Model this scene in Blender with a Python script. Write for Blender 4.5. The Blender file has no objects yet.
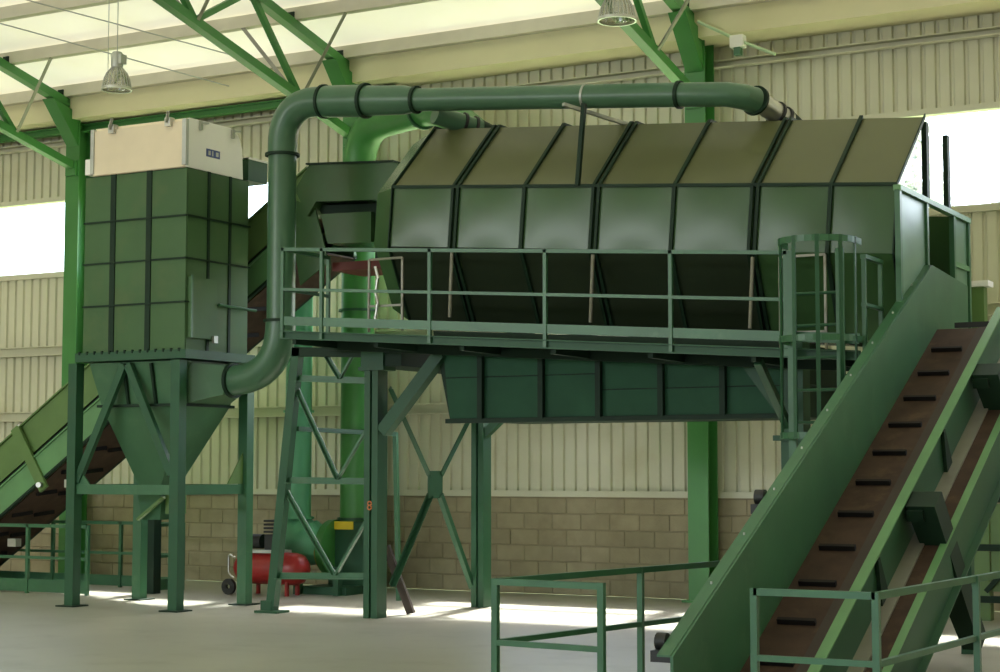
import bpy, math, random
from mathutils import Vector, Matrix
random.seed(7)
sc = bpy.context.scene
COL = sc.collection

# ------------------------------------------------------------------ camera
cam_d = bpy.data.cameras.new('camera'); cam = bpy.data.objects.new('camera', cam_d); COL.objects.link(cam)
cam_d.sensor_width = 36.0; cam_d.lens = 63.0; cam_d.clip_end = 400
cam.location = (0, 0, 1.55)
cam.rotation_euler = (math.radians(90) + math.atan(134 / 1750), 0, math.radians(29.2))
sc.camera = cam

# ------------------------------------------------------------------ sky, sun, openings, exposure
world = bpy.data.worlds.new('world'); sc.world = world; world.use_nodes = True
wn = world.node_tree; wn.nodes.clear()
SUN_EL = math.radians(55.5)
sky = wn.nodes.new('ShaderNodeTexSky'); sky.sky_type = 'NISHITA'; sky.sun_disc = False
sky.sun_elevation = SUN_EL; sky.sun_rotation = math.radians(8); sky.air_density = 1.0; sky.dust_density = 3.0
bg = wn.nodes.new('ShaderNodeBackground'); bg.inputs['Strength'].default_value = 0.9
wo = wn.nodes.new('ShaderNodeOutputWorld')
wn.links.new(sky.outputs[0], bg.inputs[0]); wn.links.new(bg.outputs[0], wo.inputs[0])

def light(name, kind, loc, direction, energy, color=(1, 1, 1), size=None, angle=None):
    d = bpy.data.lights.new(name, kind); d.energy = energy; d.color = color
    if size: d.shape = 'RECTANGLE'; d.size, d.size_y = size
    if angle: d.angle = angle
    o = bpy.data.objects.new(name, d); COL.objects.link(o); o.location = loc
    o.rotation_euler = Vector(direction).to_track_quat('-Z', 'Y').to_euler()
    return o
light('sun', 'SUN', (-8, 40, 40), (0.10, -math.cos(SUN_EL), -math.sin(SUN_EL)), 20.0, (1, .96, .88), angle=math.radians(4))
# added lights standing for daylight through an assumed gate and window band behind camera
light('assumed_gate_light', 'AREA', (-6.0, -8.7, 2.3), (0, 1, 0.0), 170, (.90, .97, 1.0), size=(7.0, 4.4))
light('window_daylight', 'AREA', (-20.0, -8.7, 5.6), (.3, 1, -.12), 760, (.95, .98, 1.0), size=(12.4, 1.3))

sc.view_settings.view_transform = 'Standard'; sc.view_settings.look = 'None'
sc.view_settings.gamma = 1.0; sc.view_settings.use_curve_mapping = False
sc.view_settings.exposure = 0.45
sc.cycles.use_denoising = True
sc.cycles.max_bounces = 8; sc.cycles.diffuse_bounces = 5; sc.cycles.transparent_max_bounces = 12
sc.cycles.sample_clamp_indirect = 6.0

# ------------------------------------------------------------------ materials
def lin(c): c = c / 255; return c / 12.92 if c <= .04045 else ((c + .055) / 1.055) ** 2.4
def rgb(r, g, b): return (lin(r), lin(g), lin(b), 1)
def mat(name, col, rough=.5, metal=0., var=.12, scale=3., bump=0., spec=.5, rand=0., stain=None):
    m = bpy.data.materials.new(name); m.use_nodes = True
    n = m.node_tree; L = n.links; b = n.nodes['Principled BSDF']
    b.inputs['Roughness'].default_value = rough; b.inputs['Metallic'].default_value = metal
    b.inputs['Specular IOR Level'].default_value = spec
    tc = n.nodes.new('ShaderNodeTexCoord'); geo = n.nodes.new('ShaderNodeNewGeometry')
    nz = n.nodes.new('ShaderNodeTexNoise'); nz.inputs['Scale'].default_value = scale; nz.inputs['Detail'].default_value = 5
    L.new(geo.outputs['Position'], nz.inputs['Vector'])
    hsv = n.nodes.new('ShaderNodeHueSaturation'); hsv.inputs['Color'].default_value = col
    mr = n.nodes.new('ShaderNodeMapRange'); mr.inputs[1].default_value = .3; mr.inputs[2].default_value = .7
    mr.inputs[3].default_value = 1 - var; mr.inputs[4].default_value = 1 + var
    L.new(nz.outputs['Fac'], mr.inputs[0])
    src = mr.outputs[0]
    if rand:
        oi = n.nodes.new('ShaderNodeObjectInfo'); m2 = n.nodes.new('ShaderNodeMapRange')
        m2.inputs[3].default_value = 1 - rand; m2.inputs[4].default_value = 1 + rand
        L.new(oi.outputs['Random'], m2.inputs[0])
        mu = n.nodes.new('ShaderNodeMath'); mu.operation = 'MULTIPLY'
        L.new(src, mu.inputs[0]); L.new(m2.outputs[0], mu.inputs[1]); src = mu.outputs[0]
    L.new(src, hsv.inputs['Value'])
    out = hsv.outputs[0]
    if stain:
        n2 = n.nodes.new('ShaderNodeTexNoise'); n2.inputs['Scale'].default_value = stain[1]; n2.inputs['Detail'].default_value = 6
        n2.inputs['Roughness'].default_value = .65
        L.new(geo.outputs['Position'], n2.inputs['Vector'])
        r2 = n.nodes.new('ShaderNodeMapRange'); r2.inputs[1].default_value = stain[2]; r2.inputs[2].default_value = stain[2] + .18
        r2.inputs[3].default_value = 0; r2.inputs[4].default_value = stain[3]
        L.new(n2.outputs['Fac'], r2.inputs[0])
        mx = n.nodes.new('ShaderNodeMix'); mx.data_type = 'RGBA'; mx.inputs[7].default_value = stain[0]
        L.new(r2.outputs[0], mx.inputs[0]); L.new(out, mx.inputs[6]); out = mx.outputs[2]
    L.new(out, b.inputs['Base Color'])
    if bump:
        n3 = n.nodes.new('ShaderNodeTexNoise'); n3.inputs['Scale'].default_value = scale * 9; n3.inputs['Detail'].default_value = 4
        L.new(geo.outputs['Position'], n3.inputs['Vector'])
        bp = n.nodes.new('ShaderNodeBump'); bp.inputs['Strength'].default_value = bump; bp.inputs['Distance'].default_value = .01
        L.new(n3.outputs['Fac'], bp.inputs['Height']); L.new(bp.outputs[0], b.inputs['Normal'])
    return m
GREEN = mat('green paint', rgb(40, 82, 55), .48, spec=.35, var=.10, scale=1.5, stain=(rgb(62, 78, 52), 2.2, .55, .35))
GREEN_PANEL = mat('green sheet panel', rgb(60, 90, 54), .25, spec=.34, var=.08, scale=1.2, rand=.06, stain=(rgb(66, 80, 44), 1.4, .52, .35))
GREEN_DARK = mat('dark green steel', rgb(23, 46, 31), .6, spec=.25, var=.12)
GREEN_COL = mat('bright green column paint', rgb(62, 126, 60), .42, var=.06)
GREEN_CONV = mat('conveyor green paint', rgb(54, 100, 68), .38, var=.12, scale=2.5, stain=(rgb(92, 126, 92), 3, .56, .4))
GREEN_LIT = mat('light green paint', rgb(96, 142, 92), .42, var=.1)
GREEN_PALE = mat('pale green conduit', rgb(176, 200, 160), .5)
GREEN_YEL = mat('yellow green paint', rgb(92, 122, 66), .42, var=.1)
TEAL = mat('teal duct paint', rgb(92, 164, 124), .36, var=.07)
END = mat('lit end panel', rgb(96, 132, 104), .34, var=.1)  # window light on the drum end panels put into a paler green
CREAM = mat('cream cladding', rgb(202, 200, 176), .45, var=.05, scale=.8, stain=(rgb(176, 166, 124), 1.1, .55, .4))
PURLIN = mat('cream purlin', rgb(204, 198, 180), .45, var=.06)
BLOCK = mat('concrete block', rgb(156, 146, 120), .9, var=.10, scale=5, bump=.35, spec=.2, rand=.08, stain=(rgb(124, 112, 88), 2.3, .54, .4))
FASCIA = mat('cream fascia', rgb(216, 209, 170), .5, var=.05, scale=1)
MORTAR = mat('mortar', rgb(146, 136, 112), .95, var=.08, scale=6, spec=.1)
FLOOR = mat('polished concrete floor', rgb(164, 163, 152), .36, var=.08, scale=.7, spec=.45, stain=(rgb(132, 130, 116), 1.3, .52, .45))
CONC = mat('raw concrete', rgb(140, 136, 124), .9, var=.1)
BELT = mat('brown rubber belt', rgb(66, 50, 40), .75, var=.22, scale=6, spec=.25, stain=(rgb(104, 84, 62), 4, .55, .5))
CLEAT = mat('black rubber cleat', rgb(22, 19, 18), .7, spec=.25)
REDB = mat('red brown steel', rgb(96, 34, 26), .55)
RED = mat('red tank paint', rgb(150, 34, 32), .35)
BLACK = mat('black plastic', rgb(24, 25, 26), .5)
STEEL = mat('bare steel', rgb(190, 190, 184), .32, metal=.85)
GALV = mat('galvanised steel', rgb(176, 178, 172), .45, metal=.6)
GREYPOST = mat('grey steel', rgb(138, 136, 124), .45, metal=.3)
PIPE = mat('pipe paint', rgb(66, 102, 76), .34, var=.06)
OLIVE = mat('olive green sheet', rgb(88, 92, 58), .36, var=.07, scale=1.4, rand=.04)  # olive tone for the drum's sloping and top panels
FILTER = mat('filter sheet', rgb(74, 104, 68), .5, spec=.22, var=.08, scale=1.3, rand=.05, stain=(rgb(96, 108, 72), 1.6, .53, .4))
MATTE = mat('matt green hopper sheet', rgb(38, 80, 56), .6, spec=.2, var=.12)
LOWER = mat('dark olive lower sheet', rgb(36, 46, 30), .4, var=.1)  # darker olive for lower and bottom drum panels, last bays excepted
HOPPER = mat('hopper paint', rgb(66, 106, 74), .4, var=.1, stain=(rgb(90, 122, 88), 3, .56, .4))
BEIGE = mat('beige panel', rgb(232, 216, 188), .6, var=.05)
WHITE = mat('white panel', rgb(240, 238, 232), .55, var=.02)
BLUE = mat('blue plate', rgb(42, 66, 128), .4)
YELLOW = mat('yellow paint', rgb(226, 200, 44), .5)
OCHRE = mat('ochre ring', rgb(150, 124, 44), .5)
RUST = mat('rusty timber', rgb(58, 48, 42), .8)
RUSTMARK = mat('rust orange stencil', rgb(190, 110, 60), .7)
LEAF = mat('overexposed foliage', rgb(236, 240, 228), .7, rand=.05)  # near-white leaves: overexposure put into their colour
BARK = mat('bark', rgb(110, 92, 70), .9)
GRASS = mat('outdoor grass', rgb(110, 130, 80), .9)

def roof_material():
    m = bpy.data.materials.new('translucent roof sheet'); m.use_nodes = True
    n = m.node_tree; n.nodes.clear(); L = n.links
    d = n.nodes.new('ShaderNodeBsdfDiffuse'); t = n.nodes.new('ShaderNodeBsdfTranslucent'); x = n.nodes.new('ShaderNodeMixShader')
    o = n.nodes.new('ShaderNodeOutputMaterial'); geo = n.nodes.new('ShaderNodeNewGeometry'); nz = n.nodes.new('ShaderNodeTexNoise')
    nz.inputs['Scale'].default_value = .9; nz.inputs['Detail'].default_value = 5
    cr = n.nodes.new('ShaderNodeMix'); cr.data_type = 'RGBA'
    cr.inputs[6].default_value = rgb(240, 236, 204); cr.inputs[7].default_value = rgb(250, 248, 230)
    L.new(geo.outputs['Position'], nz.inputs['Vector']); L.new(nz.outputs['Fac'], cr.inputs[0])
    L.new(cr.outputs[2], d.inputs[0]); L.new(cr.outputs[2], t.inputs[0])
    x.inputs[0].default_value = .042
    L.new(d.outputs[0], x.inputs[1]); L.new(t.outputs[0], x.inputs[2]); L.new(x.outputs[0], o.inputs[0])
    return m
ROOF = roof_material()
def glass_material(name, tint, gl):
    m = bpy.data.materials.new(name); m.use_nodes = True
    n = m.node_tree; n.nodes.clear(); L = n.links
    t = n.nodes.new('ShaderNodeBsdfTransparent'); g = n.nodes.new('ShaderNodeBsdfGlossy'); x = n.nodes.new('ShaderNodeMixShader')
    o = n.nodes.new('ShaderNodeOutputMaterial'); t.inputs[0].default_value = tint; g.inputs['Roughness'].default_value = .08
    x.inputs[0].default_value = gl
    L.new(t.outputs[0], x.inputs[1]); L.new(g.outputs[0], x.inputs[2]); L.new(x.outputs[0], o.inputs[0])
    return m
GLASS = glass_material('window glass', (.97, .98, .98, 1), .04)
LAMPGLASS = glass_material('prismatic acrylic', (.80, .80, .72, 1), .25)

# ------------------------------------------------------------------ mesh helpers
V = Vector
class MB:
    def __init__(s): s.v = []; s.f = []
    def add(s, vs, fs):
        k = len(s.v); s.v += [tuple(p) for p in vs]; s.f += [tuple(i + k for i in f) for f in fs]; return s
    def box(s, x0, x1, y0, y1, z0, z1):
        return s.add([(x0,y0,z0),(x1,y0,z0),(x1,y1,z0),(x0,y1,z0),(x0,y0,z1),(x1,y0,z1),(x1,y1,z1),(x0,y1,z1)],
                     [(0,3,2,1),(4,5,6,7),(0,1,5,4),(1,2,6,5),(2,3,7,6),(3,0,4,7)])
    def frame(s, p, q, up):
        p, q = V(p), V(q); d = (q - p).normalized(); u = V(up)
        if abs(d.dot(u)) > .999: u = V((0, 1, 0)) if abs(d.y) < .9 else V((1, 0, 0))
        sd = d.cross(u).normalized(); return p, q, sd, sd.cross(d).normalized()
    def ext(s, p, q, poly, up=(0, 0, 1)):
        """extrude a 2D outline (side, up) from p to q"""
        p, q, a, b = s.frame(p, q, up); n = len(poly)
        vs = [p + a * x + b * y for x, y in poly] + [q + a * x + b * y for x, y in poly]
        fs = [(i, (i + 1) % n, n + (i + 1) % n, n + i) for i in range(n)] + [tuple(range(n))[::-1], tuple(range(n, 2 * n))]
        return s.add(vs, fs)
    def bar(s, p, q, w, h=None, up=(0, 0, 1)):
        h = h or w; return s.ext(p, q, [(-w/2,-h/2),(w/2,-h/2),(w/2,h/2),(-w/2,h/2)], up)
    def ibeam(s, p, q, w, h, t=.016, up=(0, 0, 1)):
        a, b = w/2, h/2
        return s.ext(p, q, [(-a,-b),(a,-b),(a,-b+t),(t/2,-b+t),(t/2,b-t),(a,b-t),(a,b),(-a,b),(-a,b-t),(-t/2,b-t),(-t/2,-b+t),(-a,-b+t)], up)
    def chan(s, p, q, w, h, t=.012, up=(0, 0, 1)):
        a, b = w/2, h/2
        return s.ext(p, q, [(-a,-b),(a,-b),(a,-b+t),(-a+t,-b+t),(-a+t,b-t),(a,b-t),(a,b),(-a,b)], up)
    def angle(s, p, q, w, t=.008, up=(0, 0, 1)):
        a = w/2
        return s.ext(p, q, [(-a,-a),(a,-a),(a,-a+t),(-a+t,-a+t),(-a+t,a),(-a,a)], up)
    def tube(s, pts, r, n=20, cap=True):
        pts = [V(p) for p in pts]; rs = r if isinstance(r, (list, tuple)) else [r] * len(pts)
        ref = None; rings = []
        for i, p in enumerate(pts):
            d = (pts[min(i+1, len(pts)-1)] - pts[max(i-1, 0)]).normalized()
            if ref is None:
                u = V((0, 0, 1)) if abs(d.z) < .9 else V((0, 1, 0)); ref = d.cross(u).normalized()
            else: ref = (ref - d * ref.dot(d)).normalized()
            b = d.cross(ref); rings.append([p + (ref * math.cos(2*math.pi*k/n) + b * math.sin(2*math.pi*k/n)) * rs[i] for k in range(n)])
        vs = [v for rg in rings for v in rg]; fs = []
        for i in range(len(pts) - 1):
            for k in range(n): fs.append((i*n+k, i*n+(k+1) % n, (i+1)*n+(k+1) % n, (i+1)*n+k))
        if cap: fs += [tuple(range(n))[::-1], tuple((len(pts)-1)*n + k for k in range(n))]
        return s.add(vs, fs)
    def ring(s, c, d, r0, r1, w, n=24):
        """flat collar of width w about axis d"""
        c, d = V(c), V(d).normalized()
        u = V((0, 0, 1)) if abs(d.z) < .9 else V((0, 1, 0)); a = d.cross(u).normalized(); b = d.cross(a)
        vs = []
        for (r, o) in ((r0, -w/2), (r1, -w/2), (r1, w/2), (r0, w/2)):
            vs += [c + d * o + (a * math.cos(2*math.pi*k/n) + b * math.sin(2*math.pi*k/n)) * r for k in range(n)]
        fs = [(j*n+k, j*n+(k+1) % n, ((j+1) % 4)*n+(k+1) % n, ((j+1) % 4)*n+k) for j in range(4) for k in range(n)]
        return s.add(vs, fs)
    def lathe(s, c, prof, n=28):
        """profile of (radius, z) about vertical axis through c"""
        vs = []; m = len(prof)
        for r, z in prof: vs += [(c[0] + r*math.cos(2*math.pi*k/n), c[1] + r*math.sin(2*math.pi*k/n), c[2] + z) for k in range(n)]
        return s.add(vs, [(j*n+k, j*n+(k+1) % n, (j+1)*n+(k+1) % n, (j+1)*n+k) for j in range(m-1) for k in range(n)])
    def prism(s, pts, vec):
        """3D polygon thickened along vec"""
        n = len(pts); vec = V(vec); vs = [V(p) for p in pts] + [V(p) + vec for p in pts]
        return s.add(vs, [tuple(range(n))[::-1], tuple(range(n, 2*n))] + [(i, (i+1) % n, n+(i+1) % n, n+i) for i in range(n)])
    def loft(s, a, b, caps=True):
        n = len(a); fs = [(i, (i+1) % n, n+(i+1) % n, n+i) for i in range(n)]
        if caps: fs += [tuple(range(n))[::-1], tuple(range(n, 2*n))]
        return s.add(list(a) + list(b), fs)
    def panel(s, a, b, c, d, nrm, bulge=.0, t=.012, n=6):
        """four corner sheet with a slight pillow, thickness t along -nrm"""
        a, b, c, d, nrm = V(a), V(b), V(c), V(d), V(nrm); top = []
        for j in range(n+1):
            for i in range(n+1):
                u, w = i/n, j/n; p = a*(1-u)*(1-w) + b*u*(1-w) + c*u*w + d*(1-u)*w
                top.append(p + nrm * bulge * 16 * u*(1-u)*w*(1-w))
        k = n+1; fs = [(j*k+i, j*k+i+1, (j+1)*k+i+1, (j+1)*k+i) for j in range(n) for i in range(n)]
        base = [p - nrm*t for p in (a, b, c, d)]; o = len(top)
        vs = top + base; cn = (0, n, k*k-1, k*n)
        fs += [(o, o+3, o+2, o+1)]
        e = [[i for i in range(k)], [n + j*k for j in range(k)], [k*k-1-i for i in range(k)], [k*n - j*k for j in range(k)]]
        for q in range(4): fs.append(tuple(e[q][::-1]) + (o+q, o+(q+1) % 4))
        return s.add(vs, fs)
    def build(s, name, m, parent=None, smooth=True):
        me = bpy.data.meshes.new(name)
        lo = [min(v[i] for v in s.v) for i in range(3)]; hi = [max(v[i] for v in s.v) for i in range(3)]
        c = V(((lo[0]+hi[0])/2, (lo[1]+hi[1])/2, lo[2] if parent is None else (lo[2]+hi[2])/2))
        me.from_pydata([tuple(V(v) - c) for v in s.v], [], s.f); me.validate()
        import bmesh
        bm = bmesh.new(); bm.from_mesh(me); bmesh.ops.recalc_face_normals(bm, faces=bm.faces); bm.to_mesh(me); bm.free()
        me.materials.append(m)
        if smooth:
            me.shade_smooth(); me.set_sharp_from_angle(angle=math.radians(34))
        o = bpy.data.objects.new(name, me); COL.objects.link(o); put(o, c, parent); return o
WPOS = {}
def put(o, c, parent):
    WPOS[o.name] = V(c)
    if parent is not None: o.parent = parent; o.location = V(c) - WPOS[parent.name]
    else: o.location = c
def tag(o, label=None, cat=None, group=None, kind=None):
    if label: o['label'] = label
    if cat: o['category'] = cat
    if group: o['group'] = group
    if kind: o['kind'] = kind
    return o
def thing(name, loc, label, cat, group=None):
    o = bpy.data.objects.new(name, None); COL.objects.link(o); o.empty_display_size = .2; put(o, loc, None)
    return tag(o, label, cat, group)
def struct(o): o['kind'] = 'structure'; return o
def inst(src, name, c, parent):
    o = bpy.data.objects.new(name, src.data); COL.objects.link(o); put(o, c, parent); return o
def arc(c, r, a0, a1, u, w, n=10):
    c, u, w = V(c), V(u), V(w)
    return [c + (u*math.cos(a0 + (a1-a0)*k/n) + w*math.sin(a0 + (a1-a0)*k/n)) * r for k in range(n+1)]
def fillet(pts, r, n=8):
    """polyline with rounded corners"""
    pts = [V(p) for p in pts]; out = [pts[0]]
    for i in range(1, len(pts)-1):
        a, b, c = pts[i-1], pts[i], pts[i+1]; d1 = (a-b).normalized(); d2 = (c-b).normalized()
        ri = r[i-1] if isinstance(r, (list, tuple)) else r
        p, q = b + d1*ri, b + d2*ri
        for k in range(n+1):
            t = k/n; out.append(p*(1-t)**2 + b*2*t*(1-t) + q*t*t)
    out.append(pts[-1]); return out

# ================================================================== THE SETTING
YW = 19.6                       # inner face of the back wall
XL, XR, YF = -27.0, 4.5, -9.0   # left, right and front walls
COLX = (-22.9, -17.93, -13.0, -8.05, -3.1)
def roofz(y): return 7.02 + .24 * (YW - y) if y > 5.3 else 7.02 + .24 * (YW - 5.3) - .24 * (5.3 - y)

PIT = (-4.75, -3.4, 10.0, 13.35)
f = MB()
for a in ((XL, PIT[0], YF, YW), (PIT[1], XR, YF, YW), (PIT[0], PIT[1], YF, PIT[2]), (PIT[0], PIT[1], PIT[3], YW)):
    f.box(a[0], a[1], a[2], a[3], -.2, 0)
floor = struct(f.build('floor', FLOOR))
p = MB(); x0, x1, y0, y1 = PIT
p.box(x0-.15, x1+.15, y0-.15, y1+.15, -1.5, -1.4)
for a in ((x0-.15, x0, y0-.15, y1+.15), (x1, x1+.15, y0-.15, y1+.15), (x0, x1, y0-.15, y0), (x0, x1, y1, y1+.15)): p.box(a[0], a[1], a[2], a[3], -1.4, -.2)
p.build('pit_lining', CONC, floor)

# back wall: block plinth, ribbed cladding below and above a continuous window band
wall = struct(MB().box(XL, XR, YW+.009, YW+.2, 0, 1.24).build('wall_back', MORTAR))
blk = []
for k in range(3):
    b = MB(); e = .004*k; j = .005
    b.loft([(-.195+j,-.0,-.093+j),(.195-j,-.0,-.093+j),(.195-j,-.0,.093-j),(-.195+j,-.0,.093-j)][::1],
           [(-.195,.012,-.094),(.195,.012,-.094),(.195,.012,.094),(-.195,.012,.094)], caps=False)
    b.add([(-.195+j,e*0,-.093+j),(.195-j,0,-.093+j),(.195-j,0,.093-j),(-.195+j,0,.093-j)], [(0,1,2,3)])
    b.loft([(-.195,.012,-.094),(.195,.012,-.094),(.195,.012,.094),(-.195,.012,.094)], [(-.195,.06,-.094),(.195,.06,-.094),(.195,.06,.094),(-.195,.06,.094)])
    o = b.build('block', BLOCK, wall, smooth=False); blk.append(o)
first = [True, True, True]
rest = MB()
for r in range(6):
    off = .2 if r % 2 else 0
    for c in range(-1, 80):
        x = XL + .2 + c*.4 + off
        if x < XL or x > XR: continue
        dy = random.uniform(-.004, .004); z = .105 + r*.2
        if -20.0 < x < -7.3:
            k = random.randrange(3); pos = (x, YW + .03 + dy, z)
            if first[k]: o = blk[k]; o.location = V(pos) - WPOS['wall_back']; first[k] = False
            else: o = inst(blk[k], 'block', pos, wall)
        else: rest.box(x-.195, x+.195, YW+dy, YW+.06, z-.094, z+.094)
tag(rest.build('block_stack', BLOCK, wall), kind='stuff')
MB().box(XL, XR, YW-.03, YW+.2, 1.215, 1.29).build('ledge', CREAM, wall)
def cladding(x0, z0, z1, name='cladding_sheet'):
    poly = []; n = 6; pitch = .165
    for k in range(n):
        a = k*pitch; poly += [(a+.0, 0), (a+.105, 0), (a+.12, .032), (a+.15, .032)]
    poly.append((n*pitch, 0))
    m = MB(); N = len(poly)
    m.add([(x0+x, YW+.03+y, z0) for x, y in poly] + [(x0+x, YW+.03+y, z1) for x, y in poly] +
          [(x0+x, YW+.075, z0) for x, y in poly] + [(x0+x, YW+.075, z1) for x, y in poly],
          [(i, i+1, N+i+1, N+i) for i in range(N-1)] + [(2*N+i+1, 2*N+i, 3*N+i, 3*N+i+1) for i in range(N-1)] +
          [(N+i, N+i+1, 3*N+i+1, 3*N+i) for i in range(N-1)] + [(i+1, i, 2*N+i, 2*N+i+1) for i in range(N-1)])
    return m.build(name, CREAM, wall, smooth=False)
TALL = {10: 3.30, 11: 3.30, 16: 2.42, 17: 2.42, 18: 2.42, 19: 2.42}      # sheets cut short under tall glazing
lo = cladding(XL, 1.29, 4.46); short = {z: cladding(XL, 1.29, z) for z in (3.30, 2.42)}; used = set(); hi = cladding(XL, 5.64, roofz(YW)-.02)
for k in range(1, 32):
    for s in (short[TALL[k]] if k in TALL else lo, hi):
        if s in short.values() and s.name not in used: used.add(s.name); s.location.x += k*.99
        else: inst(s, 'cladding_sheet', WPOS[s.name] + V((k*.99, 0, 0)), wall)
# window band: one strip window for each bay
ends = (XL,) + COLX + (XR,)
for i in range(len(ends)-1):
    a, b = ends[i] + .02, ends[i+1] - .02
    m = MB(); m.box(a, b, YW-.02, YW+.12, 4.44, 4.52); m.box(a, b, YW-.02, YW+.12, 5.59, 5.66); m.box(a, a+.05, YW, YW+.1, 4.52, 5.59); m.box(b-.05, b, YW, YW+.1, 4.52, 5.59)
    w = struct(m.build('window_%d' % (i+1), CREAM))
    MB().box(a+.05, b-.05, YW+.05, YW+.056, 4.52, 5.59).build('pane', GLASS, w)
for n, (k0, k1, z) in enumerate(((10, 12, 3.30), (16, 20, 2.42))):
    a, b = XL + k0*.99, XL + k1*.99
    m = MB(); m.box(a, b, YW-.02, YW+.12, z-.02, z+.05); m.box(a, a+.04, YW, YW+.1, z+.05, 4.44); m.box(b-.04, b, YW, YW+.1, z+.05, 4.44)
    w = struct(m.build('window_%d' % (7+n), CREAM)); MB().box(a+.04, b-.04, YW+.05, YW+.056, z+.05, 4.44).build('pane', GLASS, w)
# cream wall rails (girts)
for i, z in enumerate((2.35, 3.33, 6.45)):
    m = MB(); m.chan((XL, YW-.05, z), (XR, YW-.05, z), .12, .14 if z < 6 else .09, up=(0, 0, 1))
    struct(m.build('trim_%d' % (i+1), CREAM))
# green eave beam
struct(MB().ibeam((XL, YW-.22, 6.60), (-12.4, YW-.22, 6.60), .12, .10).build('trim_4', GREEN_COL))
# deep cream eave fascia along the wall head
struct(MB().box(XL, XR, YW-.56, YW+.02, 6.68, 7.0).build('trim_5', FASCIA))
# other three walls
struct(MB().box(XL-.2, XL, YF, YW+.2, 0, 10.4).build('wall_left', CREAM))
struct(MB().box(XR, XR+.2, YF, YW+.2, 0, 10.4).build('wall_right', CREAM))
m = MB(); zt = roofz(YF)
m.box(XL, -9.6, YF-.2, YF, 0, 4.8); m.box(-2.4, XR, YF-.2, YF, 0, 4.8); m.box(XL, XR, YF-.2, YF, 6.4, zt); m.box(XL, -26.3, YF-.2, YF, 4.8, 6.4); m.box(-13.7, XR, YF-.2, YF, 4.8, 6.4); m.box(-9.6, -2.4, YF-.2, YF, 4.6, 4.8)
struct(m.build('wall_front', CREAM))
# roof
m = MB(); pts = [(YW+.6, roofz(YW+.6)), (5.3, roofz(5.3)), (YF-.4, roofz(YF-.4))]
for (ya, za), (yb, zb) in zip(pts[:-1], pts[1:]):
    m.add([(XL-.2, ya, za), (XR+.2, ya, za), (XR+.2, yb, zb), (XL-.2, yb, zb)], [(0, 1, 2, 3)])
ceiling = struct(m.build('ceiling', ROOF, smooth=False))
# outdoors seen through the window
ground = struct(MB().box(-45, 25, YW+.25, 60, -.3, -.1).build('ground', GRASS))
def tree(x, y, h, r, label):
    t = thing('tree', (x, y, -.1), label, 'tree', 'trees outside the window')
    MB().tube([(x, y, -.12), (x+.1, y, h*.45), (x, y+.1, h*.75)], [.16, .12, .05], 8).build('trunk', BARK, t)
    m = MB(); rnd = random.Random(int(x*10))
    for k in range(900):
        a, b = rnd.uniform(0, 6.28), rnd.uniform(-1, 1); q = r * rnd.uniform(.35, 1) * (1 - .35*max(0, b))
        c = V((x + q*math.cos(a)*math.sqrt(1-b*b), y + q*math.sin(a)*math.sqrt(1-b*b), h*.68 + h*.34*b*rnd.uniform(.6, 1)))
        d = V((rnd.uniform(-1, 1), rnd.uniform(-1, 1), rnd.uniform(-1, 1))).normalized()*.17; e = d.cross(V((rnd.uniform(-1, 1), rnd.uniform(-1, 1), 1))).normalized()*.08
        m.add([c-d, c+e, c+d, c-e], [(0, 1, 2, 3)])
    m.build('foliage', LEAF, t, smooth=False)
tree(-7.55, 27, 7.2, .75, 'pale narrow tree outside, left of the two in the right window')
tree(-6.1, 27, 6.3, .6, 'pale small tree outside at the right edge of the window')

# ------------------------------------------------------------------ steel frame
cnames = ['green steel column at the far left edge beyond the filter', 'green steel column behind the beige topped dust filter', 'green steel column partly hidden behind the blower duct', 'green steel column rising behind the middle of the drum housing', 'green steel column beyond the cleated conveyor']
def column(x, label):
    t = thing('steel_column', (x, YW-.27, 0), label, 'column', 'green columns along the back wall')
    MB().ibeam((x, YW-.27, .02), (x, YW-.27, 6.75), .26, .30, .02, up=(0, 1, 0)).build('shaft', GREEN_COL, t)
    MB().box(x-.2, x+.2, YW-.47, YW-.07, 0, .025).build('base_plate', GREEN_COL, t)
    m = MB(); m.prism([(x-.11, YW-.42, 6.78), (x-.11, YW-.42, 6.3), (x-.11, YW-.95, 6.92)], (.22, 0, 0)); m.build('haunch', GREEN_COL, t)
    b = MB(); b.box(x-.1, x+.1, YW-.46, YW-.425, 5.86, 6.08); b.build('end_plate', GREEN_COL, t)
for x, l in zip(COLX[1:4], cnames[1:4]): column(x, l)
def chz(y): return 6.78 + .24*(YW - y)
tl = {-17.93: 'green lattice roof truss at the left edge', -13.0: 'green lattice roof truss above the big pipe elbow', -8.05: 'green lattice roof truss meeting the column behind the drum'}
PUR = [18.95 - 1.1*k for k in range(6)]
for x in COLX[1:4]:
    t = thing('roof_truss', (x, YW-.45, 5.9), tl[x], 'roof truss', 'green roof trusses')
    MB().bar((x, YW-.3, chz(YW-.3)), (x, 5.3, chz(5.3)), .13, .12).build('top_chord', GREEN_COL, t)
    MB().bar((x, YW-.45, chz(YW-.45)-.87), (x, 5.3, chz(5.3)-.87), .12, .11).build('bottom_chord', GREEN_COL, t)
    for k in range(6):
        y = 18.0 - 2.1*k
        MB().bar((x, y, chz(y)-.85), (x, y-1.02, chz(y-1.02)), .07, .07).build('web', GREEN_COL, t)
        if k: MB().bar((x, y, chz(y)-.85), (x, y+1.05, chz(y+1.05)), .07, .07).build('web', GREEN_COL, t)
        if k < 2:
            for s in (-1, 1): MB().angle((x+.04*s, y, chz(y)-.84), (x+.82*s, y-.15, chz(y-.15)+.1), .05).build('fly_brace', GREYPOST, t)
    for y in PUR[:4]: MB().box(x-.05, x+.05, y-.05, y+.05, chz(y)+.02, chz(y)+.16).build('cleat', GREEN_DARK, t)
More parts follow.
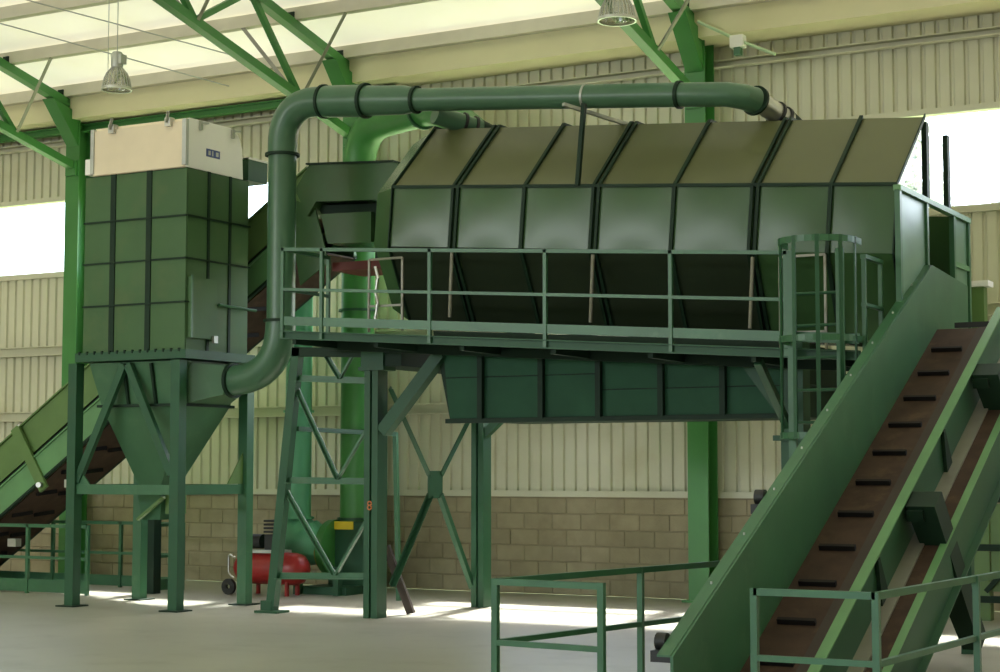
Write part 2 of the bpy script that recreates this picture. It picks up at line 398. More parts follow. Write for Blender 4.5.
pl = ['cream roof purlin nearest the back wall', 'second cream roof purlin up from the wall', 'third cream roof purlin up from the wall', 'fourth cream roof purlin, crossing the top left corner', 'fifth cream roof purlin at the picture top', 'sixth cream roof purlin above the frame']
for y, l in list(zip(PUR, pl))[:4]:
    m = MB(); z = chz(y) + .06 + .08
    m.ext((XL, y, z), (XR, y, z), [(-.09,-.08),(.03,-.08),(.03,.08),(-.03,.08),(-.03,.065),(.015,.065),(.015,-.065),(-.09,-.065)])
    tag(m.build('purlin', PURLIN), l, 'purlin', 'cream roof purlins')
for a, b, l in (((-15.97, 16.22, 7.53), (-14.12, 18.43, 7.0), 'upper thin bracing rod under the roof above the left lamp'), ((-16.78, 16.72, 7.41), (-14.9, 19.1, 6.84), 'lower thin bracing rod under the roof passing behind the left lamp')):
    d = (V(b) - V(a)); tag(MB().tube([V(a) - d*.5, V(b)], .009, 8).build('brace_rod', GALV), l, 'rod', 'roof bracing rods')

# ------------------------------------------------------------------ high-bay lamps
def lamp(x, y, z, r, label):
    t = thing('pendant_lamp', (x, y, z), label, 'lamp', 'high bay pendant lamps')
    prof = [(r, 0), (r*1.02, .02), (r*.97, .05), (r*.88, .13), (r*.70, .20), (r*.42, .255), (r*.34, .27)]
    m = MB(); m.lathe((x, y, z), prof, 32); m.lathe((x, y, z), [(q-.012, w) for q, w in prof][::-1], 32)
    sh = m.build('shade', LAMPGLASS, t)
    f = MB()
    for k in range(24):
        a = 2*math.pi*k/24; f.tube([(x+q*math.cos(a)*1.003, y+q*math.sin(a)*1.003, z+w) for q, w in prof], .0045, 5)
    f.build('flute', GALV, sh)
    MB().ring((x, y, z+.01), (0, 0, 1), r*.97, r*1.06, .03, 32).build('rim', STEEL, t)
    MB().lathe((x, y, z), [(0, .265), (r*.38, .265), (r*.42, .29), (r*.42, .42), (r*.32, .45), (0, .45)], 20).build('gear_housing', GALV, t)
    MB().box(x+r*.36, x+r*.60, y-.05, y+.05, z+.30, z+.41).build('junction_box', GALV, t)
    MB().lathe((x, y, z), [(0, .10), (.03, .10), (.05, .16), (.045, .22), (.02, .265), (0, .265)], 14).build('bulb', WHITE, t)
    MB().tube([(x, y, z+.44), (x, y, roofz(y))], .006, 6).build('hanging_cable', GALV, t)
lamp(-13.82, 15.5, 6.0, .17, 'bell shaped pendant lamp hanging above the beige filter top')
lamp(-7.33, 15.5, 6.0, .185, 'bell shaped pendant lamp cut by the top edge above the pipe')
tag(MB().tube([(-14.05, 15.6, 6.0), (-14.05, 15.6, roofz(15.6))], .005, 6).build('wire', GALV), 'thin vertical wire hanging left of the left lamp', 'wire')

# ================================================================== DRUM SCREEN (inclined octagonal housing)
def zs(x): return 4.50 - .0745*(x + 9.81)          # shoulder line, falling to the right
RIBX = [-9.83, -9.06, -8.26, -7.46, -6.63, -5.81, -5.08, -4.47]
SEC = [(15.3, -.62), (15.3, 0), (16.05, .74), (16.85, .74), (17.6, 0), (17.6, -.62), (17.08, -1.38), (15.82, -1.38)]
def sp(x, k, sc_=1., off=0.):
    y, dz = SEC[k % 8]; cy, cz = 16.45, -.32
    n = V((y - cy, dz - cz)); n = n * sc_ + n.normalized()*off
    dz2 = cz + n.y
    return V((x + .0745*dz2, cy + n.x, zs(x) + dz2))
T = thing('drum_screen', (-7.1, 16.45, 0), 'long dark green inclined drum housing with ribbed octagonal panels on legs', 'machine')
MB().loft([sp(RIBX[0], k, .975) for k in range(8)], [sp(-5.75, k, .975) for k in range(8)]).build('inner_shell', GREEN_DARK, T)
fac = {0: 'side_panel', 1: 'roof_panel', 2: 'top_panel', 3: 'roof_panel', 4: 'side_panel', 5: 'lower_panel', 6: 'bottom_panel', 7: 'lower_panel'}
for i in range(7):
    a, b = RIBX[i] + .012, RIBX[i+1] - .012
    for k in range(8):
        if i > 4 and k in (2, 3): continue      # the far slope stops short of the open discharge end
        p0, p1, p2, p3 = sp(a, k), sp(b, k), sp(b, k+1), sp(a, k+1)
        n = (p1-p0).cross(p3-p0).normalized(); cc = (p0+p2)/2
        if n.dot(cc - V((cc.x, 16.45, zs(cc.x)-.32))) < 0: n = -n
        MB().panel(p0, p1, p2, p3, n, bulge=random.uniform(.008, .02) if k in (0, 7) else .004, t=.014, n=8 if k in (0, 1, 7) else 2).build(fac[k], LOWER if (k in (5, 6, 7) and i < 5) else OLIVE if k in (1, 2, 3) else GREEN_PANEL, T)
def rib(x, w=.036, facets=None):
    m = MB()
    if facets:
        for k in facets:
            A = [sp(x-w/2, k, 1, .032), sp(x-w/2, k+1, 1, .032), sp(x-w/2, k+1, 1, -.01), sp(x-w/2, k, 1, -.01)]
            m.prism(A, (w, 0, -.0745*w))
        return m.build('rib', GREEN_DARK, T)
    m.loft([sp(x-w/2, k, 1, .032) for k in range(8)], [sp(x+w/2, k, 1, .032) for k in range(8)], caps=False)
    m.loft([sp(x-w/2, k, 1, -.02) for k in range(8)], [sp(x+w/2, k, 1, -.02) for k in range(8)], caps=False)
    for s in (-1, 1):
        A = [sp(x+s*w/2, k, 1, .032) for k in range(8)]; B = [sp(x+s*w/2, k, 1, -.02) for k in range(8)]
        m.loft(A, B, caps=False)
    return m.build('rib', GREEN_DARK, T)
for i, x in enumerate(RIBX[:-1]):
    if i == 0: rib(x, .012, (0, 1, 7, 2))
    elif i == 6: rib(x, .036, (0, 1, 7, 6, 5, 4))
    elif i in (1, 3, 5): rib(x-.03, .03); rib(x+.03, .03)
    else: rib(x)
rib(RIBX[-1], .012, (0, 1, 7))
m = MB(); m.bar(sp(RIBX[0], 1, 1, .012), sp(RIBX[-1], 1, 1, .012), .03, .03); m.build('shoulder_angle', GREEN_DARK, T)
# tapered inlet cone at the left end
MB().loft([sp(RIBX[0]-.0, k, .995) for k in range(8)], [sp(RIBX[0]-.30, k, .86) for k in range(8)]).build('inlet_cone', GREEN_PANEL, T)
# collecting hopper under the drum
hx = [-9.40, -8.90, -8.20, -7.56, -6.89, -6.25, -5.66]
m = MB(); A = [(-9.5, 15.55, 3.0), (-5.6, 15.55, 2.75), (-5.6, 17.2, 2.75), (-9.5, 17.2, 3.0)]; B = [(-9.29, 15.55, 2.06), (-5.66, 15.55, 2.06), (-5.66, 17.15, 2.06), (-9.29, 17.15, 2.06)]
m.loft([V(p)+V((0, .015, 0)) for p in B], [V(p)+V((0, .015, 0)) for p in A]); hop = m.build('collecting_hopper', GREEN_DARK, T)
for i in range(6):
    a, b = hx[i] + .02, hx[i+1] - .02
    a1 = -9.285 if i == 0 else a; zt_ = 2.93 - .0745*(a + 9.4); zj = 2.50 if i < 3 else 2.34
    MB().panel((a1, 15.55, 2.08), (b, 15.55, 2.08), (b, 15.55, zj-.006), (a1 - (.05 if i == 0 else 0), 15.55, zj-.006), (0, -1, 0), .005, .012, 4).build('hopper_panel', MATTE, hop)
    MB().panel((a1 - (.05 if i == 0 else 0), 15.55, zj+.006), (b, 15.55, zj+.006), (b, 15.55, zt_-.05), (a, 15.55, zt_), (0, -1, 0), .004, .012, 4).build('hopper_panel', MATTE, hop)
for x in hx[1:6]: MB().box(x-.028, x+.028, 15.49, 15.56, 2.06, 2.85 - .0745*(x+9.4)).build('hopper_rib', GREEN_DARK, hop)
MB().box(-9.31, -5.64, 15.50, 15.57, 2.03, 2.075).build('hopper_flange', GREEN_DARK, hop)
# grey gas struts holding the lower flaps, and the small tubular guard frames
for x in (RIBX[1], RIBX[3], RIBX[5]):
    MB().tube([(x-.02, 15.24, zs(x)-.68), (x-.07, 15.28, zs(x)-1.34)], .018, 8).build('strut', GREYPOST, T)
def guard(x0, x1, z0, z1, zm):
    m = MB(); y = 15.2
    for a in ((x0, z0, x0-.0, z1), (x1, z0, x1, z1), (x0, z1, x1, z1), (x0, zm, x1, zm)):
        m.bar((a[0], y, a[1]), (a[2], y, a[3]), .022, .022, up=(0, 1, 0))
    m.build('guard_frame', GREYPOST, T)
guard(-10.06, -9.65, 2.98, 3.74, 3.25); guard(-5.55, -5.12, 2.6, 3.5, 2.8)
m = MB()
for k in range(5): m.tube([(-9.96 + .03*(k % 2), 15.16, 3.66 - .13*k), (-9.95 + .03*((k+1) % 2), 15.16, 3.53 - .13*k)], .016, 7)
m.build('chain', STEEL, T)
# open framed discharge end on the right
E = -4.46; zE = 4.07
m = MB(); m.bar((E, 15.25, zE), (E, 17.72, zE), .07, .05); m.build('end_rail', GREEN_LIT, T)  # window light on the end rails put into their pale green
for y, z0 in ((15.28, 2.9), (16.16, 2.9), (17.12, 2.6), (17.69, 2.6)):
    MB().bar((E, y, z0), (E, y, zE-.02), .05, .06, up=(0, 1, 0)).build('end_post', GREEN_CONV, T)
MB().panel((E, 15.3, 3.02), (E, 16.13, 3.02), (E, 16.13, zE-.03), (E, 15.3, zE-.03), (1, 0, 0), .02, .01, 6).build('end_panel', END, T)
for z0, z1 in ((2.62, 3.55), (3.6, zE-.03)):
    MB().panel((E, 17.15, z0), (E, 17.66, z0), (E, 17.66, z1), (E, 17.15, z1), (1, 0, 0), .004, .01, 3).build('end_panel', END, T)
MB().bar((E, 17.12, 3.575), (E, 17.69, 3.575), .05, .05).build('end_rail', GREEN_LIT, T)  # same pale green carrying the window light
for y in (16.2, 16.95): MB().bar((E, y, zE), (E, y, 4.82), .05, .09, up=(0, 1, 0)).build('end_upright', GREEN_DARK, T)
# legs
def leg(x, y, z1, w=.2, d=.2, z0=0.):
    m = MB(); t = .05
    m.box(x-w/2, x-w/2+w*.42, y-d/2, y+d/2, z0, z1); m.box(x+w/2-w*.42, x+w/2, y-d/2, y+d/2, z0, z1); m.box(x-w*.1, x+w*.1, y-d/2+.03, y+d/2-.03, z0, z1)
    return m
lg = leg(-10.21, 15.57, 2.62, .17, .19).build('leg', GREEN, T)
m = MB(); m.box(-10.36, -10.04, 15.45, 15.69, 2.60, 2.64); m.box(-10.34, -10.06, 15.47, 15.67, 2.64, 2.84); m.build('head_plate', GREEN, lg)
leg(-9.96, 17.38, 2.35, .16, .18).build('leg', GREEN, T)
lr = leg(-5.55, 15.57, 2.75, .22, .2).build('leg', GREEN, T)
MB().box(-5.72, -5.38, 15.42, 15.72, 1.82, 1.87).build('splice_flange', GREEN, lr)
leg(-5.55, 17.38, 2.35, .18, .18).build('leg', GREEN, T)
MB().bar((-10.1, 15.55, 1.95), (-9.38, 15.55, 2.76), .13, .13).build('knee_brace', GREEN, T)
MB().bar((-5.62, 15.55, 2.05), (-6.05, 15.55, 2.62), .11, .11).build('knee_brace', GREEN, T)
MB().bar((-9.96, 17.36, 1.9), (-9.7, 17.36, 2.12), .09, .09).build('knee_brace', GREEN, T)
MB().box(-10.3, -9.85, 15.5, 17.5, 2.64, 2.8).build('cross_head', GREEN_DARK, T)
MB().box(-5.65, -5.45, 15.5, 17.5, 2.35, 2.5).build('cross_head', GREEN_DARK, T)
# X brace between the left legs with gusset
gx = -10.05
gs = MB().box(gx-.012, gx+.012, 16.38, 16.66, 1.24, 1.54).build('gusset', GREEN, T)
for a, b in (((15.63, 2.42), (16.42, 1.5)), ((17.3, 2.2), (16.62, 1.5)), ((15.66, .34), (16.42, 1.28)), ((17.34, .22), (16.62, 1.28))):
    MB().angle((gx, a[0], a[1]), (gx, b[0], b[1]), .06).build('brace', GREEN, T)
# stencilled figure on the left leg
tx = bpy.data.curves.new('stencil', 'FONT'); tx.body = '8'; tx.size = .14; tx.extrude = .0015
to = bpy.data.objects.new('stencil_tmp', tx); COL.objects.link(to)
dg = bpy.context.evaluated_depsgraph_get(); me = bpy.data.meshes.new_from_object(to.evaluated_get(dg)); bpy.data.objects.remove(to)
st = bpy.data.objects.new('stencil_mark', me); me.materials.clear(); me.materials.append(RUSTMARK); COL.objects.link(st)
put(st, V((-10.255, 15.472, 1.13)), T); st.rotation_euler = (math.radians(90), 0, 0)

# ------------------------------------------------------------------ access platform along the drum
def zr(x): return 3.84 - .067*(x + 10.73)
PX = [-10.73, -10.24, -8.95, -7.67, -6.38, -5.28]; YP = 14.6; XE = -4.62
P = thing('access_platform', (-7.6, 15.0, 2.5), 'green service walkway with tubular railing along the drum side', 'platform')
def along(z_off, w, h, name, m_=GREEN, x0=-10.75, x1=XE, y=YP):
    return MB().bar((x0, y, zr(x0)+z_off), (x1, y, zr(x1)+z_off), w, h).build(name, m_, P)
along(-.015, .035, .035, 'top_rail', GREEN_CONV, x1=-5.2); along(-.43, .03, .03, 'mid_rail', GREEN_CONV, x1=-5.2)
along(-.755, .012, .09, 'toe_plate', GREEN_CONV)
m = MB(); x0, x1 = -10.75, XE
m.chan((x0, YP, zr(x0)-.90), (x1, YP, zr(x1)-.90), .05, .085); m.build('edge_channel', GREEN, P)
m = MB(); m.prism([(x0, YP+.03, zr(x0)-.90), (x1, YP+.03, zr(x1)-.90), (x1, 15.44, zr(x1)-.90), (x0, 15.44, zr(x0)-.90)], (0, 0, .03)); m.build('deck', GREEN_DARK, P)
for x in (-10.6, -9.6, -8.6, -7.6, -6.6, -5.6, -4.8): MB().bar((x, YP+.03, zr(x)-.95), (x, 15.44, zr(x)-.95), .05, .08).build('cross_beam', GREEN_DARK, P)
MB().bar((x0, 15.4, zr(x0)-.95), (x1, 15.4, zr(x1)-.95), .06, .12).build('rear_channel', GREEN_DARK, P)
for x in PX: MB().bar((x, YP, zr(x)-.94), (x, YP, zr(x)), .035, .035, up=(0, 1, 0)).build('post', GREEN_CONV, P)
x = PX[0]
MB().bar((x, YP, zr(x)-.015), (x, 15.42, zr(x)-.015), .035, .035).build('end_rail', GREEN, P); MB().bar((x, YP, zr(x)-.43), (x, 15.42, zr(x)-.43), .03, .03).build('end_rail', GREEN, P)
MB().bar((x, 15.42, zr(x)-.94), (x, 15.42, zr(x)), .035, .035, up=(0, 1, 0)).build('post', GREEN_CONV, P)
x = XE + .01
for y in (14.72, 15.2): MB().bar((x, y, zr(x)-.94), (x, y, zr(x)-.02), .035, .035, up=(0, 1, 0)).build('post', GREEN_CONV, P)
MB().bar((x, 14.7, zr(x)-.03), (x, 15.22, zr(x)-.03), .05, .035).build('end_rail', GREEN_CONV, P); MB().bar((x, 14.7, zr(x)-.45), (x, 15.22, zr(x)-.45), .045, .03).build('end_rail', GREEN_CONV, P)
for xa in (-5.6,): MB().bar((xa, 15.5, 2.2 if xa < -8 else 1.95), (xa, 14.75, zr(xa)-.98), .07, .07).build('cantilever_brace', GREEN, P)

# ------------------------------------------------------------------ caged ladder at the right end of the platform
LX, LY = -4.98, 14.52
Ld = thing('caged_ladder', (LX, LY, 0), 'green vertical ladder with hooped safety cage at the platform end', 'ladder')
for s in (-1, 1): MB().bar((LX+.22*s, LY, 0), (LX+.22*s, LY, 3.46), .07, .03, up=(0, 1, 0)).build('stile', GREEN_CONV, Ld)
for k in range(11): MB().tube([(LX-.22, LY, .28+.28*k), (LX+.22, LY, .28+.28*k)], .014, 8).build('rung', GREEN, Ld)
CX, CY, CR = LX+.08, LY-.02, .33
for z in (3.50, 2.66, 1.84):
    pts = [(CX-CR, CY+.02, z)] + arc((CX, CY-.15, z), CR, math.pi, 2*math.pi, (1, 0, 0), (0, 1, 0), 16) + [(CX+CR, CY+.02, z)]
    m = MB()
    for a, b in zip(pts[:-1], pts[1:]): m.bar(a, b, .012, .055)
    m.build('cage_hoop', GREEN_CONV, Ld)
for a in (180, 216, 252, 288, 324, 360):
    q = V((CX + CR*math.cos(math.radians(a)), CY-.15 + CR*math.sin(math.radians(a)), 0))
    MB().bar(q + V((0, 0, 1.82)), q + V((0, 0, 3.53)), .035, .012, up=(math.cos(math.radians(a)), math.sin(math.radians(a)), 0)).build('cage_strap', GREEN, Ld)

# ------------------------------------------------------------------ slanted support trestle at the inlet
S = thing('support_trestle', (-11.0, 15.6, 0), 'green slanted trestle frame with zigzag bracing under the platform left end', 'trestle')
MB().bar((-11.57, 15.6, .02), (-11.25, 15.6, 2.88), .105, .1, up=(0, 1, 0)).build('slanted_leg', GREEN, S)
m = MB(); m.box(-11.72, -11.42, 15.48, 15.72, 0, .025); m.box(-11.68, -11.54, 15.54, 15.66, .02, .13); m.build('base_plate', GREEN, S)
for za, zb in ((2.55, 2.50), (1.44, 1.43), (.40, .43)):
    xa = -11.60 + .115*za; MB().angle((xa+.05, 15.58, za), (-10.31, 15.58, zb), .07).build('crossbar', GREEN_CONV, S)
zz = [((-11.28, 2.46), (-10.72, 1.46)), ((-10.72, 1.46), (-10.31, 2.05)), ((-11.42, 1.36), (-10.76, .44)), ((-10.74, .44), (-10.31, 1.08)), ((-10.9, 2.82), (-10.7, 2.54)), ((-10.7, 2.54), (-10.5, 2.84))]
for a, b in zz: MB().angle((a[0], 15.6, a[1]), (b[0], 15.6, b[1]), .045).build('brace', GREEN_CONV, S)
MB().bar((-11.30, 17.75, 0), (-11.36, 17.75, 2.0), .05, .05, up=(0, 1, 0)).build('rear_leg', GREEN_CONV, S)
MB().bar((-11.3, 15.66, 2.0), (-11.36, 17.75, 1.98), .05, .05).build('tie_bar', GREEN, S)
MB().bar((-11.3, 15.6, 2.84), (-10.3, 15.6, 2.80), .1, .1).build('top_beam', GREEN_DARK, S)
m = MB(); m.prism([(-10.34, 15.9, .72), (-10.26, 15.9, .75), (-10.06, 16.1, .02), (-10.15, 16.1, 0)], (0, .04, 0))
tag(m.build('timber', RUST), 'dark brown plank leaning beside the left drum leg', 'plank')

# ------------------------------------------------------------------ big suction pipe over the machine
SP = thing('suction_pipe', (-11.56, 15.7, 2.6), 'large dark green suction pipe arching from the filter over the drum', 'pipe')
PY = 15.7
def pz(x): return 5.60 - .088*(x + 10.92)
low = fillet([(-12.25, 15.72, 2.55), (-11.56, PY, 2.62), (-11.56, PY, 4.0)], .55, 10)
MB().tube(low[:-1] + [(-11.56, PY, 3.2)], .17, 28).build('lower_elbow', PIPE, SP)
MB().tube([(-11.56, PY, 3.2), (-11.56, PY, 5.06)], .158, 28).build('riser', PIPE, SP)
up = fillet([(-11.56, PY, 5.06), (-11.56, PY, 5.66), (-11.0, PY, pz(-11.0))], .5, 12)
MB().tube(up, .165, 28).build('upper_elbow', PIPE, SP)
MB().tube([(-11.0, PY, pz(-11)), (-10.45, PY, pz(-10.45))], .175, 28).build('pipe_section', PIPE, SP)
MB().tube([(-10.45, PY, pz(-10.45)), (-9.95, PY, pz(-9.95)), (-9.78, PY, pz(-9.78))], [.165, .155, .125], 28).build('reducer', PIPE, SP)
MB().tube([(-9.78, PY, pz(-9.78)), (-6.75, PY, pz(-6.75))], .122, 28).build('pipe_section', PIPE, SP)
MB().tube([(-6.75, PY, pz(-6.75)), (-6.25, PY, pz(-6.25)-.005), (-6.1, PY+.08, pz(-6.1)-.02), (-6.05, PY+.2, pz(-6.05)-.03)], [.12, .12, .125, .13], 28).build('end_elbow', PIPE, SP)
for x, r in ((-11.0, .19), (-10.45, .195), (-9.80, .15), (-6.75, .14)):
    MB().ring((x, PY, pz(x)), (1, 0, -.088), r-.05, r, .035).build('flange', GREEN_DARK, SP)
for z in (3.2, 5.06): MB().ring((-11.56, PY, z), (0, 0, 1), .13, .195, .03).build('flange', GREEN_DARK, SP)
MB().ring((-12.22, 15.72, 2.555), (1, 0, 0), .13, .20, .04).build('flange', GREEN_DARK, SP)
MB().ring((-6.04, PY+.21, pz(-6.04)-.03), (.2, 1, -.2), .10, .15, .035).build('flange', GREEN_DARK, SP)
for (a, b) in (((-6.02, 15.93, 5.14), (-5.86, 16.32, 4.99)), ((-9.66, 15.85, 5.36), (-9.36, 16.3, 5.24))):
    a, b = V(a), V(b); d = b - a
    fl = MB().tube([a, a + d*.5, b], .105, 22).build('flexible_hose', STEEL if a.x > -8 else PIPE, SP)
    MB().ring(a + d*.62, d, .09, .125, .03).build('hose_clamp', BLACK, fl); MB().ring(a + d*.86, d, .09, .125, .03).build('hose_clamp', BLACK, fl)
    MB().tube([b, b + d*.25, b + V((d.x*.35, d.y*.35, -.3))], [.11, .11, .12], 20).build('spigot', GREEN_DARK, SP)
# pipe bracket standing on the drum shoulder
m = MB(); m.bar((-7.66, 15.27, zs(-7.66)), (-7.60, 15.3, 5.16), .04, .05, up=(0, 1, 0)); m.build('stand', GREEN_DARK, SP)
MB().bar((-7.86, 15.36, 5.19), (-7.50, 16.1, 5.08), .04, .035).build('bracket_arm', GALV, SP)
MB().ring((-7.78, PY, pz(-7.78)), (1, 0, -.088), .118, .128, .025).build('pipe_strap', GALV, SP)

# ------------------------------------------------------------------ dust filter on legs
F = thing('dust_filter', (-13.3, 15.75, 0), 'square green panelled dust filter with beige and white top on tall legs', 'filter unit')
fx0, fx1, fy0, fy1, fz0, fz1 = -14.0, -12.5, 15.2, 16.34, 2.88, 4.93
MB().box(fx0+.012, fx1-.012, fy0+.012, fy1-.012, fz0, fz1).build('body', GREEN_DARK, F)
xs = [fx0, -13.57, -13.04, fx1]; zsl = [fz0, 3.42, 3.91, 4.39, fz1]; ys = [fy0, 15.58, 15.97, fy1]
for j in range(4):
    for i in range(3):
        a, b = xs[i] + (.005 if i == 0 else .04), xs[i+1] - (.005 if i == 2 else .04); z0, z1 = zsl[j]+.008, zsl[j+1]-.008
        MB().panel((a, fy0, z0), (b, fy0, z0), (b, fy0, z1), (a, fy0, z1), (0, -1, 0), .008, .012, 6).build('front_panel', FILTER, F)
        a, b = ys[i]+.018, ys[i+1]-.018
        MB().panel((fx1, a, z0), (fx1, b, z0), (fx1, b, z1), (fx1, a, z1), (1, 0, 0), .006, .012, 6).build('side_panel', FILTER, F)
for x in xs[1:3]: MB().box(x-.036, x+.036, fy0-.012, fy0+.02, fz0, fz1).build('stiffener', GREEN_DARK, F)
for z in zsl[1:4]: MB().box(fx0, fx1, fy0-.02, fy0+.01, z-.009, z+.009).build('seam', GREEN_DARK, F); MB().box(fx1-.01, fx1+.02, fy0, fy1, z-.009, z+.009).build('seam', GREEN_DARK, F)
for y in ys[1:3]: MB().box(fx1-.02, fx1+.014, y-.02, y+.02, fz0, fz1).build('stiffener', GREEN_DARK, F)
dr = MB().box(fx1, fx1+.045, 15.24, 15.70, 3.02, 3.70).build('access_door', FILTER, F)
MB().box(fx1+.045, fx1+.06, 15.235, 15.265, 3.02, 3.72).build('hinge', GREEN_CONV, dr); MB().box(fx1+.045, fx1+.075, 15.62, 15.69, 2.98, 3.06).build('latch', GALV, dr)
MB().tube([(fx1+.06, 15.72, 3.42), (fx1+.11, 16.34, 3.40)], .018, 8).build('handle_bar', GREEN_CONV, F)
m = MB(); m.box(fx0-.06, fx1+.06, fy0-.06, fy1+.06, 2.785, 2.885); bf = m.build('base_flange', GREEN, F)
m = MB()
for k in range(14): m.box(fx0 + k*.112, fx0 + k*.112 + .02, fy0-.07, fy0-.045, 2.862, 2.9)
m.build('bolt_row', GREEN_DARK, bf)
# top cover: beige front, white rounded end
cv = [(15.18, 4.93), (15.18, 5.44), (15.22, 5.49), (15.95, 5.50), (16.10, 5.44), (16.18, 5.28), (16.2, 4.93)]
cx0 = -13.88
cov = MB().prism([(cx0+.01, y, z) for y, z in cv], (fx1-.02-cx0, 0, 0)).build('top_cover', BEIGE, F)
MB().prism([(fx1-.012, y, z) for y, z in cv], (.02, 0, 0)).build('white_end_panel', WHITE, F)
MB().box(cx0+.02, fx1-.012, 15.165, 15.18, 4.935, 5.45).build('beige_front_panel', BEIGE, F)
MB().box(cx0-.01, cx0+.04, 15.15, 15.2, 4.95, 5.47).build('corner_angle', GALV, F); MB().box(fx1-.04, fx1+.015, 15.15, 15.2, 4.95, 5.47).build('corner_angle', GALV, F)
lbl = MB().box(fx1+.008, fx1+.014, 15.52, 15.76, 5.10, 5.19).build('blue_label', BLUE, F)
m = MB()
for k, (w, h) in enumerate(((.04, .05), (.02, .06), (.045, .05))): m.box(fx1+.014, fx1+.016, 15.55 + .068*k, 15.55 + .068*k + w, 5.145 - h/2, 5.145 + h/2)
m.build('pale_print', GALV, lbl)
for x in (-13.55, -12.72):
    c = MB().box(x-.05, x+.03, 15.12, 15.2, 5.40, 5.50).build('clamp', STEEL, F); MB().bar((x-.02, 15.11, 5.44), (x+.03, 15.09, 5.56), .03, .02).build('lever', GALV, c)
for y in (15.4, 15.98):
    c = MB().box(fx1, fx1+.04, y-.02, y+.02, 5.38, 5.48).build('clamp', STEEL, F); MB().bar((fx1+.03, y, 5.46), (fx1+.05, y+.1, 5.47), .03, .02).build('lever', GALV, c)
pl_ = MB().box(-13.5, -12.53, 16.35, 16.72, 4.95, 5.22).build('rear_plenum', GREEN, F); MB().box(-13.5, -12.52, 16.35, 16.73, 5.2, 5.225).build('plenum_lid', WHITE, pl_)
MB().box(cx0-.13, cx0, 15.2, 15.36, 4.96, 5.14).build('valve_box', WHITE, F)
# legs and bracing
for (x, y, m_) in ((-14.09, 15.2, GREEN), (-12.58, 15.2, GREEN), (-14.09, 16.35, GREEN_CONV), (-12.52, 16.35, GREEN_CONV)):  # rear pair paler, the sun on them put into the paint
    l = MB().bar((x, y, 0.01), (x, y, 2.77), .125, .125, up=(0, 1, 0)).build('leg', m_, F); MB().box(x-.13, x+.13, y-.13, y+.13, 0, .015).build('foot_plate', GREEN_DARK, l)
for a, b in (((-14.03, 15.2), (-12.64, 15.2)), ((-14.03, 16.35), (-12.58, 16.35)), ((-12.57, 15.26), (-12.53, 16.29)), ((-14.09, 15.26), (-14.09, 16.29))):
    MB().bar((a[0], a[1], 1.33), (b[0], b[1], 1.33), .06, .11).build('tie_beam', GREEN_CONV, F)
MB().bar((-13.37, 15.2, 2.74), (-14.04, 15.2, 1.42), .09, .06, up=(0, 1, 0)).build('brace', GREEN, F)
MB().bar((-13.31, 15.2, 2.74), (-12.66, 15.2, 1.5), .09, .06, up=(0, 1, 0)).build('brace', GREEN, F)
m = MB(); m.prism([(-12.52, 16.28, 1.39), (-12.52, 16.0, 1.39), (-12.52, 16.28, 1.75)], (.012, 0, 0)); m.build('gusset', GREEN_YEL, F)
m = MB(); m.prism([(-14.03, 15.19, 1.385), (-13.85, 15.19, 1.385), (-14.03, 15.19, 1.6)], (0, .02, 0)); m.build('gusset', GREEN_CONV, F)
# hopper
def rect(x0, x1, y0, y1, z): return [(x0, y0, z), (x1, y0, z), (x1, y1, z), (x0, y1, z)]
m = MB(); A, B, C_ = rect(-13.93, -12.56, 15.24, 16.3, 2.77), rect(-13.82, -12.66, 15.34, 16.22, 2.28), rect(-13.52, -13.2, 15.66, 15.98, 1.36)
m.loft(B, A); h = m.build('hopper', HOPPER, F)
MB().loft(C_, B).build('hopper_cone', HOPPER, h)
for xa in (-13.4, -13.0): MB().bar((xa, 15.23, 2.75), (xa, 15.33, 2.29), .03, .05).build('hopper_rib', GREEN_DARK, h)
MB().box(-13.86, -12.62, 15.30, 16.26, 2.265, 2.295).build('hopper_flange', GREEN_DARK, h)
m = MB(); m.loft(rect(-13.5, -13.24, 15.7, 15.94, .98), rect(-13.55, -13.17, 15.64, 16.0, 1.36)); sl = m.build('outlet_sleeve', GREEN_CONV, F)
MB().box(-13.18, -13.04, 15.72, 15.92, 1.05, 1.28).build('gate_actuator', GREEN_YEL, sl)
MB().bar((-13.5, 15.62, .98), (-13.12, 15.62, 1.24), .05, .03).build('gate_lever', GREEN_YEL, sl)
# duct transition from the hopper to the round pipe
m = MB(); m.loft([(-12.58, 15.36, 2.30), (-12.58, 16.1, 2.30), (-12.58, 16.1, 2.75), (-12.58, 15.36, 2.75)], [(-12.24, 15.56, 2.39), (-12.24, 15.88, 2.39), (-12.24, 15.88, 2.72), (-12.24, 15.56, 2.72)]); m.build('duct_transition', HOPPER, F)

